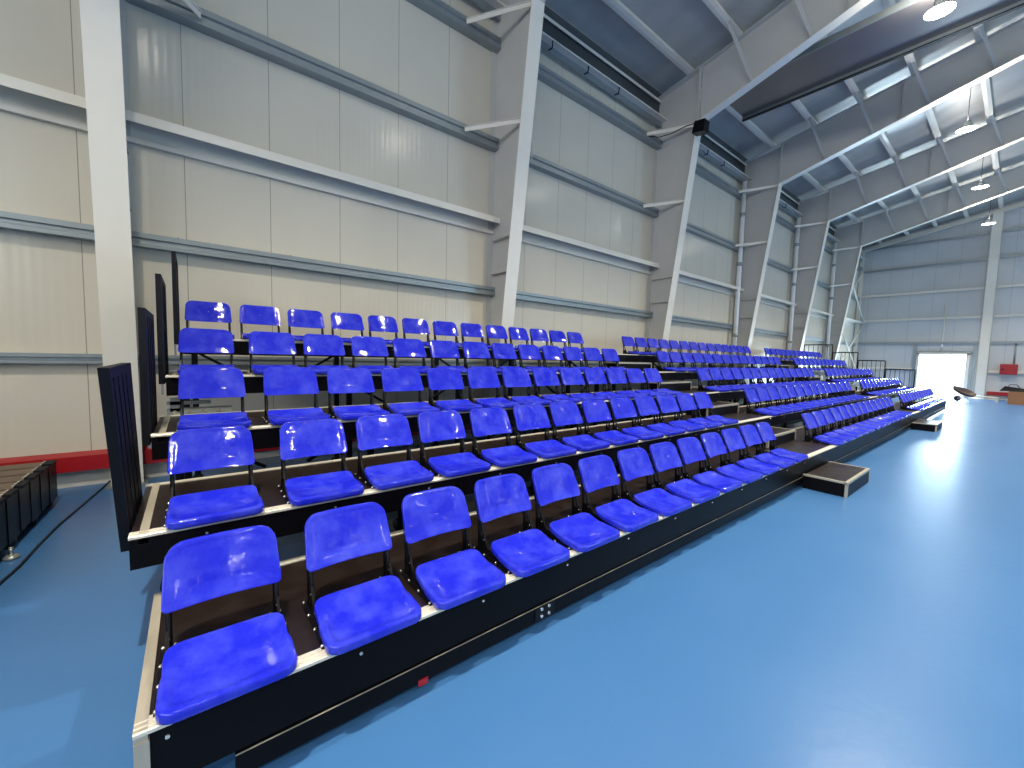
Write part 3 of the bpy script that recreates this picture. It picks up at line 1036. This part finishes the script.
def backrest_mesh():
    W, H = 0.211, 0.232
    rt_, rbm = 0.066, 0.022
    n = 7
    ol = []
    def arc(cx, cy, r, a0, a1):
        for k in range(n+1):
            a = math.radians(a0+(a1-a0)*k/n)
            ol.append((cx+r*math.cos(a), cy+r*math.sin(a)))
    arc(W-rt_-0.008, H-rt_, rt_, 0, 90)
    for f in (0.5, 0.0, -0.5):
        ol.append((f*(W-rt_), H))
    arc(-W+rt_+0.008, H-rt_, rt_, 90, 180)
    arc(-W+rbm, rbm, rbm, 180, 270)
    for f in (-0.5, 0.0, 0.5):
        ol.append((f*(W-rbm), 0))
    arc(W-rbm, rbm, rbm, 270, 360)
    cz = H/2

    def surf(y, h):                       # how far the front face lies back
        c = 0.023*(1-(y/W)**2)
        lean = -0.36*0 + 0.075*(max(h, 0)/H)+0.02*(max(h, 0)/H)**2
        kink = 0.012*math.exp(-((h-0.0)/0.05)**2)
        crease = -0.004*math.exp(-((h-0.055)/0.008)**2)
        return -c-lean+kink+crease-0.36
    mb = MB()
    m = len(ol)
    rings = []
    for s in (0.02, 0.2, 0.38, 0.54, 0.68, 0.79, 0.87, 0.93, 0.97):
        bump = 0.003*math.exp(-((s-0.94)/0.05)**2)
        rings.append([(surf(y*s, cz+(h-cz)*s)+bump, y*s, 0.192+cz+(h-cz)*s) for y, h in ol])
    for s, dx in ((0.992, 0.003), (1.0, -0.008), (1.0, -0.022), (0.985, -0.032), (0.955, -0.026)):
        rings.append([(surf(y, h)+dx, y*s, 0.192+cz+(h-cz)*s) for y, h in ol])
    rings.append([(surf(y*0.6, cz+(h-cz)*0.6)-0.014, y*0.6, 0.192+cz+(h-cz)*0.6) for y, h in ol])
    rings.append([(surf(0, cz)-0.014, y*0.02, 0.192+cz+(h-cz)*0.02) for y, h in ol])
    vs = [v for r in rings for v in r]
    fs = [(i*m+k, i*m+(k+1) % m, (i+1)*m+(k+1) % m, (i+1)*m+k) for i in range(len(rings)-1) for k in range(m)]
    mb.add(vs, fs, True)
    return mb.mesh('backrest', M['seat'])


def post_mesh():
    mb = MB()
    mb.tube([(-0.350, 0, 0.0), (-0.358, 0, 0.10), (-0.372, 0, 0.165), (-0.396, 0, 0.20), (-0.412, 0, 0.215)], 0.010, 8)
    mb.tube([(-0.402, 0, 0.0), (-0.404, 0, 0.12), (-0.414, 0, 0.20), (-0.448, 0, 0.33), (-0.462, 0, 0.38)], 0.011, 8)
    mb.box(-0.404, -0.350, -0.004, 0.004, 0.02, 0.10)
    return mb.mesh('post', M['black'])


def bracket_mesh():
    mb = MB()
    mb.box(-0.44, -0.04, -0.028, 0.028, 0.0, 0.005)
    mb.box(-0.40, -0.03, -0.005, 0.005, 0.004, 0.045)
    mb.hexa([(-0.36, -0.005, 0.04), (-0.30, -0.005, 0.04), (-0.30, 0.005, 0.04), (-0.36, 0.005, 0.04)],
            [(-0.36, -0.005, 0.12), (-0.345, -0.005, 0.12), (-0.345, 0.005, 0.12), (-0.36, 0.005, 0.12)])
    return mb.mesh('bracket', M['black'])


def screw_mesh():
    mb = MB()
    mb.lathe([(0.0075, 0.0), (0.0065, 0.004), (0.0035, 0.007), (0.0, 0.0075)], (0, 0, 0), 10)
    return mb.mesh('screw', M['zinc'])


PAN, BACK, POST, BRK, SCR = seat_pan_mesh(), backrest_mesh(), post_mesh(), bracket_mesh(), screw_mesh()


def link(name, me, parent, loc):
    o = bpy.data.objects.new(name, me)
    COL.objects.link(o)
    o.parent = parent
    o.location = loc
    return o


BLOCKS = [('near', 13), ('middle', 14), ('far', 13)]
Y0A = [0.087, 0.112, 0.135, 0.116, 0.119]
SEAT0 = [-0.029, -0.055, -0.045, -0.035, 0.0]
for r in range(5):
    for bi, (bn, cnt) in enumerate(BLOCKS):
        for k in range(cnt):
            if bi == 0:
                yl = Y0A[r]+0.5*k+(SEAT0[r] if k == 0 else 0)
            elif bi == 1:
                yl = 0.1+6.5+1.315+0.5*k
            else:
                yl = 0.1+6.5+1.315+7.0+1.26+0.5*k
            yc = yl+0.209
            pos = '%s from the left' % ORD[k]
            t = thing('stadium_seat', (-r*D, yc, r*R+Z0), 'glossy blue plastic seat, %s in the %s row of the %s block' % (pos, ROWN[r], bn), 'seat',
                      'blue seats in the %s row of the %s block' % (ROWN[r], bn))
            t.rotation_euler.z = random.uniform(-0.012, 0.012)
            link('seat_pan', PAN, t, (random.uniform(-0.006, 0.003), 0, random.uniform(-0.001, 0.002)))
            link('backrest', BACK, t, (0, 0, random.uniform(-0.003, 0.003)))
            for sy in (-1, 1):
                link('post', POST, t, (0, sy*0.190, 0))
                bk = link('bracket', BRK, t, (0, sy*0.192, 0))
                if bi == 0 or (bi == 1 and r < 2):
                    for (sx, sdy) in ((-0.43, 0.02), (-0.43, -0.02), (-0.31, 0.022), (-0.31, -0.012), (-0.19, 0.022), (-0.06, 0.022)):
                        link('screw', SCR, bk, (sx, sy*sdy, 0.005))
                    link('screw', SCR, bk, (-0.345, sy*0.0, 0.085)).rotation_euler.y = 1.57
            # cross tube joining the two posts behind the backrest

# ------------------------------------------------------------------ left foreground things
t = thing('folded_platform_stack', (-3.6, -1.8, 0), 'low black stack of folded platforms with brown plank tops beside the red wall rail', 'platform')
ZT = 0.445
n = 9
for k in range(n):
    xa = -4.36+k*0.26
    zb = 0.10+0.035*(n-1-k)*0
    u = part(MB().box(xa, xa+0.256, -4.2, -0.94-0.006*k, 0.07+0.012*(k % 2), ZT-0.012), 'platform_unit', M['black'], t)
    part(MB().box(xa+0.01, xa+0.225, -4.2, -1.0, ZT-0.013, ZT), 'plank_top', M['brown'], u)
    part(MB().box(xa+0.02, xa+0.21, -0.999, -0.93-0.006*k, ZT-0.012, ZT+0.012), 'edge_fold', M['curtain'], u)
    for q in range(3):
        part(MB().box(xa+0.03+q*0.07, xa+0.06+q*0.07, -1.015, -0.985, ZT+0.001, ZT+0.012), 'latch', M['zinc'], u)
    if k % 2 == 0:
        part(MB().tube([(xa+0.1, -1.0, 0.045), (xa+0.14, -1.0, 0.045)], 0.045, 12), 'castor', M['rubber'], u)
# small foot of the stack, pale metal
t2 = thing('levelling_foot', (-2.95, -0.93, 0), 'small grey metal levelling foot on the floor under the folded platforms', 'foot')
part(MB().lathe([(0.0, 0.0), (0.045, 0.0), (0.045, 0.012), (0.03, 0.03), (0.0, 0.03)], (-2.95, -0.93, 0.001), 16), 'pad', M['galv'], t2)
part(MB().tube([(-2.95, -0.93, 0.03), (-2.95, -0.93, 0.09)], 0.012, 8), 'stem', M['zinc'], t2)

cab = [(-4.93, -0.62, 0.03), (-4.86, -0.641, 0.012), (-4.2, -0.72, 0.011), (-3.6, -0.796, 0.011), (-3.1, -0.83, 0.011), (-2.74, -0.844, 0.011), (-2.48, -0.875, 0.011), (-2.2, -1.0, 0.011), (-1.9, -1.3, 0.011), (-1.7, -1.8, 0.011)]
tag(MB().tube(cab, 0.009, 8).build('floor_cable', M['rubber']), 'thin dark cable lying across the blue floor from the wall', 'cable')

# ------------------------------------------------------------------ things by the far door
t = thing('hose_cabinet', (1.27, YG, 1.3), 'red fire hose cabinet on the end wall right of the column', 'cabinet')
part(MB().box(0.98, 1.56, YG-0.32, YG-0.142, 0.95+Z0, 1.48+Z0), 'cabinet_body', M['red'], t)
part(MB().box(1.02, 1.52, YG-0.335, YG-0.32, 0.99+Z0, 1.44+Z0), 'cabinet_door', M['red'], t)
part(MB().box(1.04, 1.12, YG-0.345, YG-0.335, 1.18+Z0, 1.24+Z0), 'handle', M['black'], t)

# low pipe bench on the floor along the end wall
t = thing('low_pipe_rack', (0.9, 30.6, 0), 'low white pipe frame lying along the floor near the end wall', 'rack')
part(MB().tube([(0.05, 31.2, 0.22), (1.1, 30.4, 0.22)], 0.035, 8), 'rail', M['white'], t)
part(MB().tube([(0.05, 31.3, 0.10), (1.1, 30.5, 0.10)], 0.03, 8), 'rail', M['white'], t)
for p in ((0.08, 31.25), (1.05, 30.5)):
    part(MB().box(p[0]-0.04, p[0]+0.04, p[1]-0.05, p[1]+0.05, 0.0, 0.24), 'foot', M['white'], t)

# wheelbarrow leaning beside the column
t = thing('wheelbarrow', (0.1, 29.3, 0), 'dark brown wheelbarrow tray tipped up beside the open end door', 'wheelbarrow')
pts_o, pts_i = [], []
N_ = 20
mb = MB()
rings = []
c = Vector((0.10, 29.3, 0.50))
ax = Vector((0.34, 0.10, -0.17))          # long axis of the tilted tray
bx = Vector((0.03, 0.24, 0.10))
nn = ax.cross(bx).normalized()
for s, d in ((1.0, 0.0), (0.85, 0.12), (0.5, 0.18), (0.02, 0.2), (0.02, 0.18), (0.47, 0.16), (0.81, 0.10), (0.97, 0.0)):
    rg = []
    for k in range(N_):
        a = 2*math.pi*k/N_
        e = 1.25 if math.cos(a) < -0.9 else 1.0
        rg.append(c+ax*(math.cos(a)*s*e)+bx*(math.sin(a)*s)-nn*d)
    rings.append(rg)
vs = [v for rg in rings for v in rg]
fs = [(i*N_+k, i*N_+(k+1) % N_, ((i+1) % len(rings))*N_+(k+1) % N_, ((i+1) % len(rings))*N_+k) for i in range(len(rings)) for k in range(N_)]
mb.add(vs, fs, True)
part(mb, 'tray', M['rust'], t)
part(MB().tube([(-0.16, 29.26, 0.13), (-0.16, 29.34, 0.13)], 0.13, 16), 'wheel', M['rubber'], t)
for sy in (-0.14, 0.14):
    part(MB().tube([(-0.16, 29.3+sy*0.5, 0.13), (0.12, 29.3+sy, 0.24), (0.5, 29.3+sy, 0.12)], 0.02, 8), 'handle', M['pipe'], t)
    part(MB().tube([(0.22, 29.3+sy, 0.2), (0.26, 29.3+sy, 0.02)], 0.018, 8), 'leg', M['pipe'], t)

t = thing('cardboard_box', (1.75, 30, 0), 'brown cardboard box standing on the floor at the right near the end wall', 'box')
part(MB().box(1.38, 2.2, 29.7, 30.4, 0.0, 0.58), 'box_body', M['card'], t)
part(MB().box(1.38, 2.2, 30.04, 30.06, 0.58, 0.584), 'flap_seam', M['rust'], t)
t = thing('tool_bag', (1.6, 30, 0.59), 'black bag lying on the brown cardboard box', 'bag')
mb = MB()
mb.hexa([(1.10, 29.8, 0.59), (2.1, 29.8, 0.59), (2.1, 30.3, 0.59), (1.10, 30.3, 0.59)],
        [(1.25, 29.85, 0.82), (1.9, 29.85, 0.72), (1.9, 30.25, 0.72), (1.25, 30.25, 0.82)])
part(mb, 'bag_body', M['black'], t)
part(MB().tube([(1.35, 30, 0.80), (1.4, 30, 0.9), (1.6, 30, 0.9), (1.7, 30, 0.75)], 0.015, 8), 'handle', M['black'], t)
